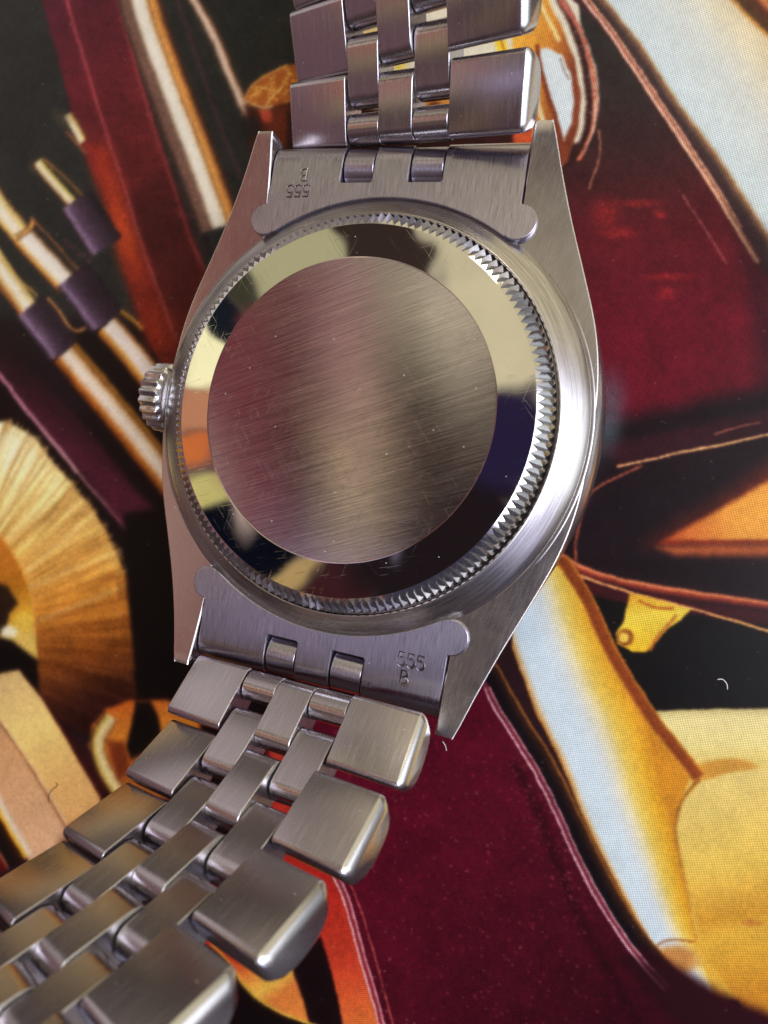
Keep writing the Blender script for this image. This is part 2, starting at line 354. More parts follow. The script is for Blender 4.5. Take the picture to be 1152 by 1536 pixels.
ribbon([(34,350),(66,386),(104,426)], [(-18,(40,34,32)),(-14,(120,84,50)),(-9,(232,218,196)),(6,(246,240,222)),(13,(226,190,120)),(17,(196,120,50)),(21,(60,42,34))], fe=3)
ribbon([(24,356),(44,344),(50,330)], [(-5,(90,60,34)),(0,(226,170,96)),(5,(70,44,34))], fe=3)
line([(46,326),(80,362),(118,406)], 3, (176,110,66), 2.5)
for i in range(6): spot(98+i*7, 360+i*5.5+4*(i % 2), 3, 3, (100,66,72), .8)
ribbon([(108,412),(134,444),(162,482)], [(-30,(34,28,32)),(-25,(42,32,38)),(-10,(52,38,46)),(4,(66,50,62)),(16,(94,74,92)),(22,(146,122,146)),(26,(80,62,74)),(30,(30,26,28))], sm=False, fe=4)
ribbon([(162,486),(196,524),(240,580)], [(-18,(44,30,26)),(-14,(150,96,44)),(-9,(214,196,176)),(8,(232,218,206)),(13,(206,150,70)),(20,(150,90,36)),(24,(46,26,22))], fe=3)
ribbon([(182,466),(200,480),(214,494)], [(-3,(190,150,60)),(3,(150,90,36))], fe=4)
ribbon([(-30,352),(0,398),(44,462)], [(-15,(44,36,34)),(-11,(210,180,110)),(2,(246,240,218)),(10,(226,190,130)),(15,(176,116,54)),(19,(50,36,32))], fe=3)
line([(0,388),(30,420),(56,444)],3,(196,160,80),2); line([(0,432),(30,470)],5,(150,90,52),3)
ribbon([(46,458),(70,488),(98,526)], [(-27,(34,28,30)),(-22,(44,34,40)),(-8,(54,40,50)),(4,(68,52,64)),(14,(98,78,96)),(20,(150,126,148)),(25,(74,56,68)),(30,(30,26,28))], sm=False, fe=4)
line([(72,448),(88,466),(102,488),(116,496),(128,492)], 4, (200,140,84), 2)
ribbon([(98,528),(150,590),(200,650),(270,740)], [(-24,(40,26,22)),(-19,(160,112,40)),(-15,(120,74,30)),(-9,(214,180,140)),(0,(236,222,202)),(8,(226,196,166)),(13,(190,120,56)),(19,(140,76,26)),(25,(50,26,20))], fe=3)
# -- dark strap with a mauve edge
poly([(-80,440),(0,490),(60,560),(130,640),(200,730),(270,800),(270,880),(190,800),(120,706),(62,640),(0,562),(-60,500)], (50,20,30), 10, ((60,560),(20,620),[(0,(34,18,24)),(1,(78,32,46))]))
poly([(-10,470),(60,520),(150,640),(90,600)], (38,26,34), 14, None, .6)
line([(-40,520),(0,564),(30,602),(62,642),(92,678),(115,708)], 6, (196,124,150), 3, (200,150,150))
line([(115,708),(145,742),(169,769),(205,812),(254,872)], 4, (180,130,130), 3, (96,46,58))
# -- fan brush, colours lightened to make up for weaker light on the left
fan = [(-200,640),(-60,642),(8,632),(20,638),(52,656),(72,684),(100,716),(118,738),(140,765),(160,800),(175,830),(188,862),(194,910),(200,980),(204,1040),(200,1090),(120,1100),(60,1060),(0,1010),(-200,1000)]
poly(fan, (200,150,80), 5, ((40,640),(150,1080),[(0,(248,228,172)),(.22,(244,206,130)),(.42,(226,168,88)),(.6,(200,128,52)),(.78,(128,72,28)),(.92,(66,32,22)),(1,(50,22,18))]))
s = win(fan, 2); x, y = X[s], Y[s]; th = np.degrees(np.arctan2(y-960, x+110)); R_ = np.hypot(x+110, y-960)
inn = inside(x, y, fan)*sstep((200-x+rng.random(x.shape).astype(np.float32)*3)/8)
st = (vnoise(th*1.1, R_*.010, 11)-.5)*1.5+(vnoise(th*3.2, R_*.02, 12)-.5)*.9+(vnoise(th*9, R_*.03, 13)-.5)*.5
img[s] = np.clip(img[s]*(1+.36*st[..., None]*inn[..., None]*np.array([.8,1,1.2], np.float32)), 0, 255)
for (a0, b0) in (((0,780),(70,672)),((16,802),(108,724)),((40,858),(120,790)),((45,880),(180,826)),((60,930),(186,880)),((40,700),(60,676))):
    line([a0, b0], 5, (246,214,150), 7, a=.5, sm=False)
for i in range(150):
    t = rng.random(); k = 2+int(t*12); e0 = np.array(fan[min(k, 16)], float); e1 = np.array(fan[min(k+1, 17)], float); p0 = e0+(e1-e0)*rng.random()
    d = p0-np.array([-110,960]); d /= np.linalg.norm(d); line([tuple(p0-d*14), tuple(p0+d*(2+7*rng.random()))], 1.4, (214,168,98) if p0[1] < 860 else (120,70,30), 1.5, sm=False, a=.6)
poly([(186,770),(260,760),(262,1060),(206,1040),(198,930),(190,850)], (20,13,13), 8)
poly([(-160,790),(0,803),(18,826),(38,865),(50,906),(56,990),(-160,1010)], (196,136,48), 3, ((0,800),(30,960),[(0,(190,116,46)),(.5,(176,112,34)),(.8,(226,170,60)),(1,(230,190,100))]))
line([(0,803),(18,826),(38,865),(50,906),(52,950)], 3, (230,160,80), 2)
poly([(-60,850),(12,880),(28,905),(14,920),(10,950),(-60,965)], (46,30,18), 5); spot(14,948,12,9,(255,244,206),.9); spot(36,930,12,10,(236,190,80),.8)
poly([(-160,965),(0,955),(20,962),(56,990),(60,1066),(28,1008),(-160,1030)], (16,11,11), 6)
# -- gold bar at the lower left, also lightened against the light falloff
poly([(28,1004),(60,1040),(120,1120),(180,1200),(150,1260),(120,1220),(80,1110)], (56,20,20), 8)
poly([(-160,1100),(-40,1020),(28,1005),(60,1045),(100,1110),(150,1196),(160,1330),(60,1330),(40,1284),(0,1212),(-160,960)], (214,164,100), 2.5, ((10,1030),(90,1250),[(0,(222,186,124)),(.3,(252,212,128)),(.7,(236,180,112)),(1,(226,168,108))]))
poly([(-160,920),(0,1084),(50,1160),(98,1243),(120,1330),(60,1330),(42,1284),(0,1214),(-160,1040)], (192,142,104), 3, ((-10,1130),(60,1270),[(0,(208,156,110)),(1,(226,174,134))]))
line([(-20,1060),(0,1084),(48,1155),(98,1242)], 2.5, (110,62,46), 1.5); line([(4,1084),(52,1154),(102,1240)], 2, (240,206,170), 2)
ribbon([(-20,1172),(0,1206),(20,1242),(44,1284)], [(-7,(216,176,140)),(0,(240,222,200)),(4,(236,196,110)),(8,(240,170,40)),(11,(60,30,16)),(24,(26,18,18)),(34,(30,18,20)),(36,(190,130,90)),(39,(90,20,22)),(90,(60,12,16))], fe=3)
# -- orange ring
poly([(132,1120),(138,1088),(158,1064),(196,1050),(250,1050),(330,1080),(330,1200),(170,1196),(146,1160)], (206,112,46), 3, ((150,1060),(190,1200),[(0,(196,98,38)),(.35,(222,136,54)),(.6,(180,100,40)),(1,(150,90,40))]), sm=False)
ribbon([(160,1070),(141,1100),(139,1128),(150,1160),(172,1196)], [(-20,(120,66,34)),(-16,(214,176,120)),(-9,(240,220,160)),(-3,(214,180,90)),(4,(50,24,16))], fe=3)
poly([(160,1110),(186,1112),(196,1160),(176,1170)], (118,56,28), 6)
poly([(203,1052),(226,1052),(238,1075),(242,1100),(215,1130),(196,1140),(190,1120),(196,1090)], (20,14,14), 4)
# -- ground behind the bracelet gaps
poly([(500,-200),(900,-200),(900,215),(500,215)], (226,216,188), 6)
poly([(430,170),(520,160),(700,170),(820,215),(820,260),(430,260)], (54,26,26), 6)
poly([(770,190),(800,190),(800,225),(770,215)], (190,84,50), 6)
poly([(630,130),(690,120),(700,175),(630,180)], (206,138,66), 6); spot(652,160,10,8,(110,60,34),.9)
poly([(560,90),(610,85),(610,108),(560,112)], (236,210,110), 8); poly([(480,-20),(570,-30),(570,60),(480,70)], (226,190,130), 8)
poly([(736,40),(752,40),(770,100),(752,100)], (250,206,60), 5); line([(744,30),(762,100)], 3, (180,110,40), 3)
# -- top right: gold loop with a white eye
poly([(765,-80),(800,-80),(822,0),(842,40),(862,90),(872,140),(868,190),(852,240),(836,262),(815,235),(790,160),(770,80),(765,20)], (206,128,58), 4, ((780,40),(870,60),[(0,(236,170,70)),(.5,(216,140,60)),(1,(130,66,44))]))
line([(790,-40),(812,10),(838,60)], 6, (250,220,150), 4)
poly([(809,74),(822,72),(842,82),(856,110),(861,150),(858,182),(846,212),(836,180),(822,140),(812,106)], (216,228,226), 4)
line([(806,70),(812,110),(824,150),(836,186),(842,214)], 7, (128,62,40), 4); line([(800,100),(806,150),(816,186)], 7, (236,216,170), 4)
line([(840,88),(852,120)], 2, (120,84,60), 2)
line([(812,-80),(838,-8),(860,40),(878,98),(884,150),(880,200),(860,240)], 12, (58,30,30), 6)
line([(816,-80),(842,0),(868,40),(887,97),(893,152),(889,196),(870,240)], 8, (176,96,84), 3, (206,120,88), speck=.5)
line([(893,150),(891,190),(876,232)], 2.5, (246,206,180), 2)
s0 = [(852,-120),(902,-80),(1152,300),(1400,640),(1400,900),(830,900),(700,600),(820,262),(872,240),(892,196),(900,150),(893,96),(872,38)]
poly(s0, (100,26,40), 4, ((960,40),(1010,640),[(0,(48,44,44)),(.18,(54,42,42)),(.36,(70,34,38)),(.5,(92,28,38)),(.75,(104,24,42)),(1,(100,22,40))]))
line([(898,196),(900,232),(884,282)], 3, (160,110,86), 2, speck=.5)
for cx_, cy_, rx_, ry_ in ((910,322,18,22),(990,321,8,6),(1004,415,30,5),(1000,440,10,8),(960,305,24,5),(930,350,20,8)): spot(cx_, cy_, rx_, ry_, (176,50,50), 1.9, a=.5)
line([(1024,292),(1058,345),(1090,395)], 3, (150,84,80), 2, speck=.6)
ribbon([(860,-44),(909,0),(961,65),(1019,155),(1071,226),(1152,352),(1240,500)], [(-2,(240,200,110)),(2,(150,110,80)),(12,(70,54,54)),(26,(66,44,50)),(34,(66,40,44))], fe=4)
line([(840,-44),(877,-2),(922,58),(974,136),(1025,213),(1071,284),(1106,342),(1136,392)], 9, (176,98,84), 2.5, (196,130,96), speck=.4)
line([(838,-44),(875,-2),(920,58),(972,136),(1023,213),(1069,284),(1104,342),(1136,392)], 3, (240,206,190), 2, (246,220,170))
line([(884,-2),(929,58),(981,136),(1031,211),(1077,282),(1112,340)], 2.5, (240,190,150), 2)
poly([(862,-80),(910,0),(962,65),(1020,155),(1073,226),(1154,352),(1300,560),(1600,560),(1600,-80)], (210,222,216), 5, ((985,60),(1130,-40),[(0,(206,220,216)),(.35,(216,220,206)),(.6,(226,214,178)),(1,(214,180,130))]))
ribbon([(1040,-60),(1096,0),(1130,36),(1200,100)], [(-60,(206,140,80)),(-34,(196,120,76)),(-26,(90,50,32)),(-8,(80,56,36)),(-3,(196,140,70)),(3,(226,206,166))], fe=4)
poly([(1086,300),(1152,352),(1300,560),(1300,700),(1152,700),(1120,420)], (40,26,30), 30, None, .5)
# -- dark folds on the right
poly([(860,640),(930,628),(1010,612),(1080,594),(1152,582),(1400,560),(1400,1500),(860,1000),(830,830),(880,740)], (34,22,27), 26)
poly([(900,668),(1152,615),(1300,580),(1300,640),(1152,650),(930,700)], (56,26,34), 12)
spot(908,622,26,56,(96,116,120),1.4,8,.6)  # glow from the bright case edge, painted into the print
poly([(975,815),(1020,785),(1080,750),(1152,700),(1300,620),(1300,830),(1152,818),(1040,822)], (80,34,26), 40, ((980,810),(1152,740),[(0,(90,34,26)),(1,(110,44,26))]))
poly([(990,813),(1040,786),(1100,752),(1152,722),(1300,650),(1300,812),(1152,811),(1060,812)], (224,144,60), 9, ((990,812),(1152,770),[(0,(150,66,34)),(.3,(206,116,56)),(.7,(232,156,70)),(1,(236,160,72))]))
line([(990,814),(1060,813),(1152,812),(1260,812)], 4, (120,44,28), 3)
poly([(985,820),(1152,816),(1300,816),(1300,835),(1152,834),(1010,832)], (196,108,60), 12, None, .8)
poly([(868,840),(1010,840),(1152,846),(1300,850),(1300,906),(1152,896),(980,866)], (30,18,22), 10)
line([(926,699),(966,692),(1008,681),(1080,668),(1152,652),(1260,630)], 4, (206,150,104), 2, (236,190,130), speck=.3)
line([(1072,652),(1110,640),(1140,634)], 2.5, (176,110,90), 2, speck=.6)
line([(962,699),(910,723),(884,743),(871,776),(863,818),(864,850)], 4, (150,84,66), 2.5, (176,90,62), speck=.4)
poly([(840,828),(868,856),(1152,920),(1400,980),(1400,1600),(1000,1100),(880,900)], (19,16,16), 3)
ribbon([(836,826),(871,850),(920,866),(975,878),(1060,891),(1152,904),(1300,930)], [(-4,(60,30,26)),(0,(226,140,96)),(4,(150,66,46)),(12,(56,22,28)),(22,(70,26,32)),(34,(56,22,24))], fe=3)
line([(870,864),(943,888),(1034,912),(1090,928),(1152,946),(1300,990)], 4, (236,170,110), 2, (236,180,110), speck=.3)
# -- clasp
poly([(945,890),(975,896),(1006,905),(1036,914),(1022,930),(1000,944),(984,964),(970,978),(950,978),(926,966),(924,950),(936,930)], (238,196,62), 3, ((950,890),(960,980),[(0,(222,160,50)),(.4,(246,212,80)),(1,(230,180,50))]))
line([(960,902),(985,912),(1010,912)], 4, (176,100,40), 2); spot(938,956,13,13,(130,74,30),.4); spot(936,956,7,8,(240,200,90),.6); line([(1014,924),(990,950),(976,974)], 5, (190,110,50), 3)
# -- pale tray and the large tube
poly([(960,1068),(1040,1064),(1152,1062),(1300,1060),(1300,1500),(1000,1500)], (228,210,138), 3, ((1060,1060),(1070,1420),[(0,(190,176,120)),(.05,(232,216,150)),(.16,(232,214,140)),(.3,(226,190,100)),(1,(220,170,70))]))
s = win([(960,1060),(1160,1140)], 2)
spot(1092,1153,44,15,(206,150,68),.5); spot(1060,1160,30,14,(206,148,66),.6)
poly([(1053,1172),(1090,1160),(1152,1150),(1400,1140),(1400,1560),(1152,1560),(1060,1440),(1034,1330),(1015,1250),(1020,1205)], (228,190,92), 4, ((1060,1170),(1120,1500),[(0,(232,204,124)),(.4,(230,190,92)),(.62,(206,150,58)),(.7,(222,172,70)),(1,(206,140,50))]))
spot(1128,1384,16,5,(196,130,60),.9)
tube = [(820,850),(851,846),(879,893),(914,968),(950,1030),(986,1085),(1013,1118),(1040,1160),(1022,1195),(1011,1243),(1028,1319),(1044,1413),(1080,1520),(1040,1540),(976,1424),(929,1335),(885,1250),(844,1152),(804,1071),(768,972),(770,930)]
e = [(742,880),(768,970),(804,1068),(844,1150),(885,1248),(929,1333),(978,1422),(1040,1500)]
s = win(tube, 6); x, y = X[s], Y[s]; d, sg, t_ = seg_d(x, y, smooth(e)); dd = -d*sg; d2, _, _ = seg_d(x, y, tube, True); d2 = np.where(inside(x, y, tube), d2, -d2)
wid = np.interp(y, [850,1064,1243,1400,1500], [130,138,112,70,50]); u_ = dd/wid
put(s, sstep(d2/4+.5), lerpc(u_, [(0,(176,116,50)),(.05,(214,190,150)),(.10,(204,222,228)),(.32,(206,226,236)),(.46,(214,224,222)),(.58,(232,222,180)),(.72,(232,196,96)),(.9,(226,168,54)),(1.05,(206,138,44))]))
ribbon([(842,838),(879,895),(914,971),(950,1033),(986,1087),(1013,1120),(1048,1166)], [(-10,(200,130,50)),(-5,(140,74,34)),(5,(128,62,28)),(10,(170,110,50))], fe=4)
line([(1048,1170),(1022,1202),(1013,1243),(1020,1290),(1032,1340),(1044,1413)], 5, (150,90,36), 3, (214,160,70))
spot(1012,1440,36,22,(196,140,80),.8); line([(980,1424),(1000,1410),(1040,1412)], 3, (140,80,40), 3)
# -- maroon sheet under the bracelet
mar = [(330,1080),(560,1060),(720,1010),(731,1033),(745,1064),(807,1163),(847,1247),(888,1332),(946,1422),(1010,1470),(1152,1528),(1400,1600),(1400,2600),(300,2600),(300,1500)]
poly(mar, (80,16,36), 3, ((560,1100),(900,1536),[(0,(96,18,40)),(.5,(84,18,36)),(1,(62,14,28))]))
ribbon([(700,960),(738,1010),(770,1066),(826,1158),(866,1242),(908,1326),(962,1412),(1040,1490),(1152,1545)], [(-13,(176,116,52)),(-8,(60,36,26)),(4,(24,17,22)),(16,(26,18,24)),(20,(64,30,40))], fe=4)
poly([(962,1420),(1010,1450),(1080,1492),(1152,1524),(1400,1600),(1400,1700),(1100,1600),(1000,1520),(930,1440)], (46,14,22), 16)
line([(700,980),(731,1033),(745,1064),(807,1163),(847,1247),(888,1332),(946,1422),(1000,1482)], 8, (120,50,66), 3)
line([(728,1033),(742,1064),(804,1164),(844,1248),(885,1333),(943,1424),(996,1484)], 2.6, (236,190,190), 1.6, (236,206,214)); line([(735,1031),(750,1062),(812,1161),(852,1245),(893,1330),(950,1420),(1004,1478)], 2.4, (206,130,136), 1.6, (226,180,186))
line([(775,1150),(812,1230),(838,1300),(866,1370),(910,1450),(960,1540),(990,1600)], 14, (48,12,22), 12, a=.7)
for i in range(150):
    t = rng.random(); cx_ = 770+t*110+rng.normal()*10; cy_ = 1130+t*260+rng.normal()*22; spot(cx_, cy_, 1.4, 1.4, (190,96,84), 1, a=.35)
for i in range(520):
    cx_ = 420+rng.random()*560; cy_ = 1060+rng.random()*500
    if cx_ < 760+(cy_-1100)*.45: spot(cx_, cy_, 1.3, 1.3, (196,86,92) if rng.random() < .8 else (226,170,150), 1, a=.35+.3*rng.random())
# -- orange and black at the bottom
poly([(300,1040),(470,1030),(470,1110),(400,1100),(380,1300),(300,1300)], (26,14,15), 6)  # print darkened to imitate the shaded gaps between the links
poly([(405,1100),(440,1080),(470,1120),(480,1200),(500,1306),(526,1361),(550,1449),(590,1620),(300,1620),(300,1380),(400,1330)], (178,50,38), 5, ((440,1100),(500,1536),[(0,(186,66,50)),(.5,(176,44,36)),(.8,(196,70,46)),(1,(214,110,58))]))
spot(365,1240,14,16,(240,190,60),.6); spot(150,1290,60,60,(40,20,18),.6)
poly([(330,1400),(400,1425),(440,1440),(476,1540),(500,1640),(300,1640),(300,1420)], (226,142,66), 5, ((380,1420),(460,1530),[(0,(186,66,40)),(.3,(232,150,70)),(.45,(246,190,84)),(.6,(222,128,66)),(1,(226,136,66))]))
poly([(437,1448),(481,1404),(498,1460),(510,1512),(517,1560),(470,1560),(455,1500)], (26,13,16), 4)
poly([(300,1410),(340,1440),(357,1466),(380,1494),(410,1514),(445,1529),(480,1540),(520,1560),(500,2200),(0,2200),(0,1430)], (22,12,14), 3)
line([(318,1416),(340,1440),(357,1465),(380,1493),(410,1513),(445,1528),(480,1540)], 3.5, (240,200,80), 2)
line([(480,1270),(500,1308),(522,1361),(546,1449),(574,1545),(600,1640)], 9, (140,50,60), 3)
line([(497,1308),(519,1361),(543,1449),(571,1545)], 2.5, (240,196,190), 1.6); line([(505,1306),(527,1359),(551,1447),(579,1543)], 2.5, (226,170,176), 1.6)
line([(516,1308),(540,1361),(566,1449),(592,1545)], 2.4, (176,90,80), 2, speck=.6)
# -- print mottling and dust
def boxblur(a, r):
    for ax in (0, 1):
        c = np.cumsum(np.pad(a, [(r+1, r) if i == ax else (0, 0) for i in range(3)], mode='edge'), axis=ax, dtype=np.float64)
        a = ((c[2*r+1:] if ax == 0 else c[:, 2*r+1:])-(c[:-2*r-1] if ax == 0 else c[:, :-2*r-1]))/(2*r+1)
    return a.astype(np.float32)
img = np.clip(img, 0, 255); soft = boxblur(img, 1); glow = boxblur(boxblur(img, 9), 9)
img = .35*img+.65*soft
wl = np.clip((520-X)/160, 0, 1)[..., None]; img = img*(1-.75*wl)+boxblur(boxblur(img, 3), 2)*.75*wl
img = img+(255-img)*glow/255*.05*np.array([1.1, .9, .8], np.float32)
c_ = np.clip(img/255, 0, 1); img = 255*(c_+.30*(c_*c_*(3-2*c_)-c_))
lum = (img.mean(-1, keepdims=True)/255)
img *= 1+(1.15-lum)*(.16*(vnoise(X/34, Y/34, 20)-.5)+.12*(vnoise(X/9, Y/9, 21)-.5)+.22*(vnoise(X/2.1, Y/2.1, 22)-.5)+.20*(vnoise(X/1.3, Y/1.3, 23)-.5))[..., None]
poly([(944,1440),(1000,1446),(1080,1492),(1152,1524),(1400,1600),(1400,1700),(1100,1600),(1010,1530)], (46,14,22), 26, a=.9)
for i in range(260):
    spot(rng.random()*1152, rng.random()*1536, .9+rng.random()*.8, .9, (226,206,196), 1, a=.35)
#PAGE_END
img = np.clip(img, 0, 255)/255
px = np.ones((ny, nx, 4), np.float32); px[..., :3] = img
pim = bpy.data.images.new('page_print', nx, ny, alpha=False); pim.pixels.foreach_set(px.ravel()); pim.update(); pim.pack()
pm, nt, p = newmat('glossy_printed_paper'); L = nt.links.new
tc = N(nt, 'ShaderNodeTexCoord'); it = N(nt, 'ShaderNodeTexImage'); it.image = pim; it.extension = 'EXTEND'; it.interpolation = 'Cubic'; L(tc.outputs['UV'], it.inputs['Vector'])
mp = N(nt, 'ShaderNodeMapping'); mp.inputs['Scale'].default_value = (1000,)*3; mp.inputs['Rotation'].default_value = (0, 0, math.radians(24)); L(tc.outputs['Object'], mp.inputs['Vector'])
sx = N(nt, 'ShaderNodeSeparateXYZ'); L(mp.outputs[0], sx.inputs[0])
def wave(sock, per, ph=0):
    a = N(nt, 'ShaderNodeMath', operation='MULTIPLY_ADD'); a.inputs[1].default_value = 2*math.pi/per; a.inputs[2].default_value = ph; L(sock, a.inputs[0])
    b = N(nt, 'ShaderNodeMath', operation='SINE'); L(a.outputs[0], b.inputs[0]); return b.outputs[0]
w1 = wave(sx.outputs[0], .235); w2 = wave(sx.outputs[1], .235)
ml = N(nt, 'ShaderNodeMath', operation='MULTIPLY'); L(w1, ml.inputs[0]); L(w2, ml.inputs[1])
k = N(nt, 'ShaderNodeMath', operation='MULTIPLY_ADD'); k.inputs[1].default_value = .26; k.inputs[2].default_value = .92; L(ml.outputs[0], k.inputs[0])
cs = N(nt, 'ShaderNodeVectorMath', operation='SCALE'); L(it.outputs['Color'], cs.inputs[0]); L(k.outputs[0], cs.inputs['Scale']); L(cs.outputs[0], p.inputs['Base Color'])
no = N(nt, 'ShaderNodeTexNoise'); no.inputs['Scale'].default_value = 1.2; no.inputs['Detail'].default_value = 6; L(mp.outputs[0], no.inputs['Vector'])
bp = N(nt, 'ShaderNodeBump'); bp.inputs['Strength'].default_value = .25; bp.inputs['Distance'].default_value = .00002; L(no.outputs['Fac'], bp.inputs['Height']); L(bp.outputs[0], p.inputs['Normal'])
p.inputs['Roughness'].default_value = .34; p.inputs['Specular IOR Level'].default_value = .12
T = .15
v = [(PX0,PY0,-T),(PX0+PXW,PY0,-T),(PX0+PXW,PY0+PYH,-T),(PX0,PY0+PYH,-T),(PX0,PY0,0),(PX0+PXW,PY0,0),(PX0+PXW,PY0+PYH,0),(PX0,PY0+PYH,0)]
me = bpy.data.meshes.new('printed_page'); me.from_pydata([tuple(np.array(q)*MM) for q in v], [], [(4,5,6,7),(3,2,1,0),(0,1,5,4),(1,2,6,5),(2,3,7,6),(3,0,4,7)])
uvl = me.uv_layers.new(name='UVMap')
for lp in me.loops:
    c = v[lp.vertex_index]; uvl.data[lp.index].uv = ((c[0]-PX0)/PXW, (c[1]-PY0)/PYH)
page = link('printed_page', me, None, (pm,)); tag(page, 'glossy printed page with burgundy leather, gold tubes and brushes lying under the watch', 'magazine page')
tm, nt, p = newmat('dark_table_top'); p.inputs['Base Color'].default_value = (.035, .028, .025, 1); p.inputs['Roughness'].default_value = .5
no = N(nt, 'ShaderNodeTexNoise'); no.inputs['Scale'].default_value = 60; nt.links.new(no.outputs['Fac'], p.inputs['Roughness'])
tb = link('table_top', mesh('table_top', [(-600,-600,-T-.05),(600,-600,-T-.05),(600,600,-T-.05),(-600,600,-T-.05)], [(0,1,2,3)]), None, (tm,)); tag(tb, kind='structure')

# ------------------------------------------------------------------ the watch
root = bpy.data.objects.new('wristwatch', None); col.objects.link(root); root.empty_display_size = .01
tag(root, 'steel wristwatch lying face down showing its brushed caseback and five-link bracelet', 'watch')
UP = Matrix.Translation((0, 0, LIFT*MM))

def outline(y):
    return float(np.interp(abs(y), [0,1.5,3,4.6,6.5,8.5,11,14.8,18,20.2,21.3], [17.92,17.88,17.72,17.42,16.9,16.2,15.15,13.6,12.45,11.75,11.35]))
YS = np.concatenate([[-21.3,-21.0], np.linspace(-20.4, 20.4, 69), [21.0,21.3]])
raw = np.array([outline(y) for y in YS]); ker = np.array([1,2,3,2,1.])/9; padr = np.pad(raw, 2, mode='edge'); sm_ = np.convolve(padr, ker, 'valid'); sm_[:2] = raw[:2]; sm_[-2:] = raw[-2:]
zb = lambda y: -3.20+1.68*(abs(y)/21.15)**3
zt = lambda y: -8.6+4.2*(abs(y)/21.2)**2
case = MB()
for sgn in (1, -1):
    rows = []
    for y, xo in zip(YS, sm_):
        s_ = .02+.80*math.exp(-(y/6.8)**2); b0 = zb(y); t0 = zt(y); tipd = .25 if abs(y) > 21.2 else 0
        xi = 10.06; xa = xo-s_-.05
        r = [(xi+.10*0, b0-.10)]+[(xi+.08+(xa-xi-.14)*u, b0-tipd*.3) for u in [0, .04]+list(np.linspace(.17, 1, 6))]
        r.append((xa-.03, b0-.0005)); r += [(xa+.03, b0-.015), (xa+.05, b0-.06)]
        for u in (.2,.4,.6,.8,1): r.append((xa+.05+(xo-xa-.05)*math.sin(u*math.pi/2), b0-.06-1.7*u**1.4))
        r += [(xo, t0+1.2), (xo-.12, t0+.5), (xo-.5, t0+.05), (xi, t0)]
        rows.append([(sgn*a, y, c) for a, c in r])
    k = len(rows[0]); v = [q for r in rows for q in r]
    f = [(i*k+j, i*k+(j+1) % k, (i+1)*k+(j+1) % k, (i+1)*k+j) for i in range(len(rows)-1) for j in range(k)]
    case.add(v, f); case.add(v, [tuple(range(k)), tuple(range((len(rows)-1)*k, len(rows)*k))])
co = bevel(link('watch_case', case.build('watch_case', smooth=38), root, (polish_m,), UP), .05, 2, 50)
ring = MB()
ring.lathe([(14.4,-2.2),(14.80,-2.2),(14.82,-1.74),(14.86,-1.68),(14.94,-1.67),(15.05,-1.72),(15.7,-2.11),(16.3,-2.48),(16.84,-2.83),(16.90,-2.94),(16.97,-2.93),(17.05,-3.02),(17.10,-3.08),(17.16,-3.10),(17.2,-3.25),(17.2,-8.3),(16.5,-8.6)], 256)
link('case_ring', ring.build('case_ring', smooth=50), root, (band_m,), UP)
dial = MB(); dial.lathe([(16.6,-8.2),(17.0,-8.7),(17.0,-9.2),(16.0,-10.3),(15.2,-10.6)], 192)
link('bezel', dial.build('bezel'), root, (polish_m,), UP)
gm, nt, p = newmat('crystal_glass'); p.inputs['Base Color'].default_value = (.02,.02,.02,1); p.inputs['Roughness'].default_value = .05
cr = MB(); cr.lathe([(15.3,-10.2),(15.3,-11.2),(15.0,-11.48),(0,-11.48)], 96); link('crystal', cr.build('crystal'), root, (gm,), UP)

# caseback: brushed disc, polished rim, fluted edge
cb = bpy.data.objects.new('caseback', None); col.objects.link(cb); cb.parent = root; cb.matrix_local = UP; cb.empty_display_size = .005
d = MB(); d.lathe([(0,.02),(3,.02),(6,.018),(9,.015),(10.88,.012),(10.895,-.04)], 256)
link('brushed_disc', d.build('brushed_disc', smooth=60), cb, (disc_m,))
r_ = MB(); r_.lathe([(10.87,-.03),(10.93,-.004),(10.96,-.005),(11.0,-.009),(11.8,-.093),(12.6,-.177),(13.2,-.242),(13.46,-.272)], 280)
link('polished_rim', r_.build('polished_rim', smooth=60), cb, (mirror_m,))
NT = 154; v = []; f = []; mi = []
for i in range(NT):
    a = 2*math.pi*i/NT; h_ = math.pi/NT; j = rng.normal()*.03
    P = lambda r, z, an: (r*math.cos(an), r*math.sin(an), z)
    b = len(v)
    v += [P(13.46,-.272,a-h_), P(13.46,-.272,a), P(13.46,-.272,a+h_),       # 0 1 2 inner edge (0,2 over grooves)
          P(13.90+j,-.40,a), P(14.62,-.94,a),                              # 3 4 ridge
          P(14.43,-1.36,a-h_), P(14.43,-1.36,a+h_),                         # 5 6 groove floor outer
          P(14.66,-1.74,a-h_), P(14.70,-1.72,a), P(14.66,-1.74,a+h_)]       # 7 8 9
    f += [(b,b+1,b+3),(b+1,b+2,b+3),(b,b+3,b+4,b+5),(b+3,b+2,b+6,b+4),(b+5,b+4,b+8,b+7),(b+4,b+6,b+9,b+8)]
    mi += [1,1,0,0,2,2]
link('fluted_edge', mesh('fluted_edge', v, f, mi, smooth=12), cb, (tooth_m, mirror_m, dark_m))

# crown at the left side
cw = MB(); NF = 22
fl = lambda r, z, a: r-(.24*(0.5+0.5*math.cos(NF*a))**.9 if r > 2.7 else 0)
cw.lathe([(0,-17.75),(2.4,-17.75),(2.68,-17.85),(3.0,-18.0),(3.08,-18.12),(3.08,-19.55),(3.0,-19.75),(2.5,-19.9),(1.5,-20.0),(0,-20.0)], NF*8, axis='x', rf=fl)
cw.lathe([(1.7,-17.2),(1.7,-18.9)], 32, axis='x')
crown = link('crown', cw.build('crown', smooth=30), root, (side_m,), Matrix.Translation((0, 0, (LIFT-5.6)*MM)))

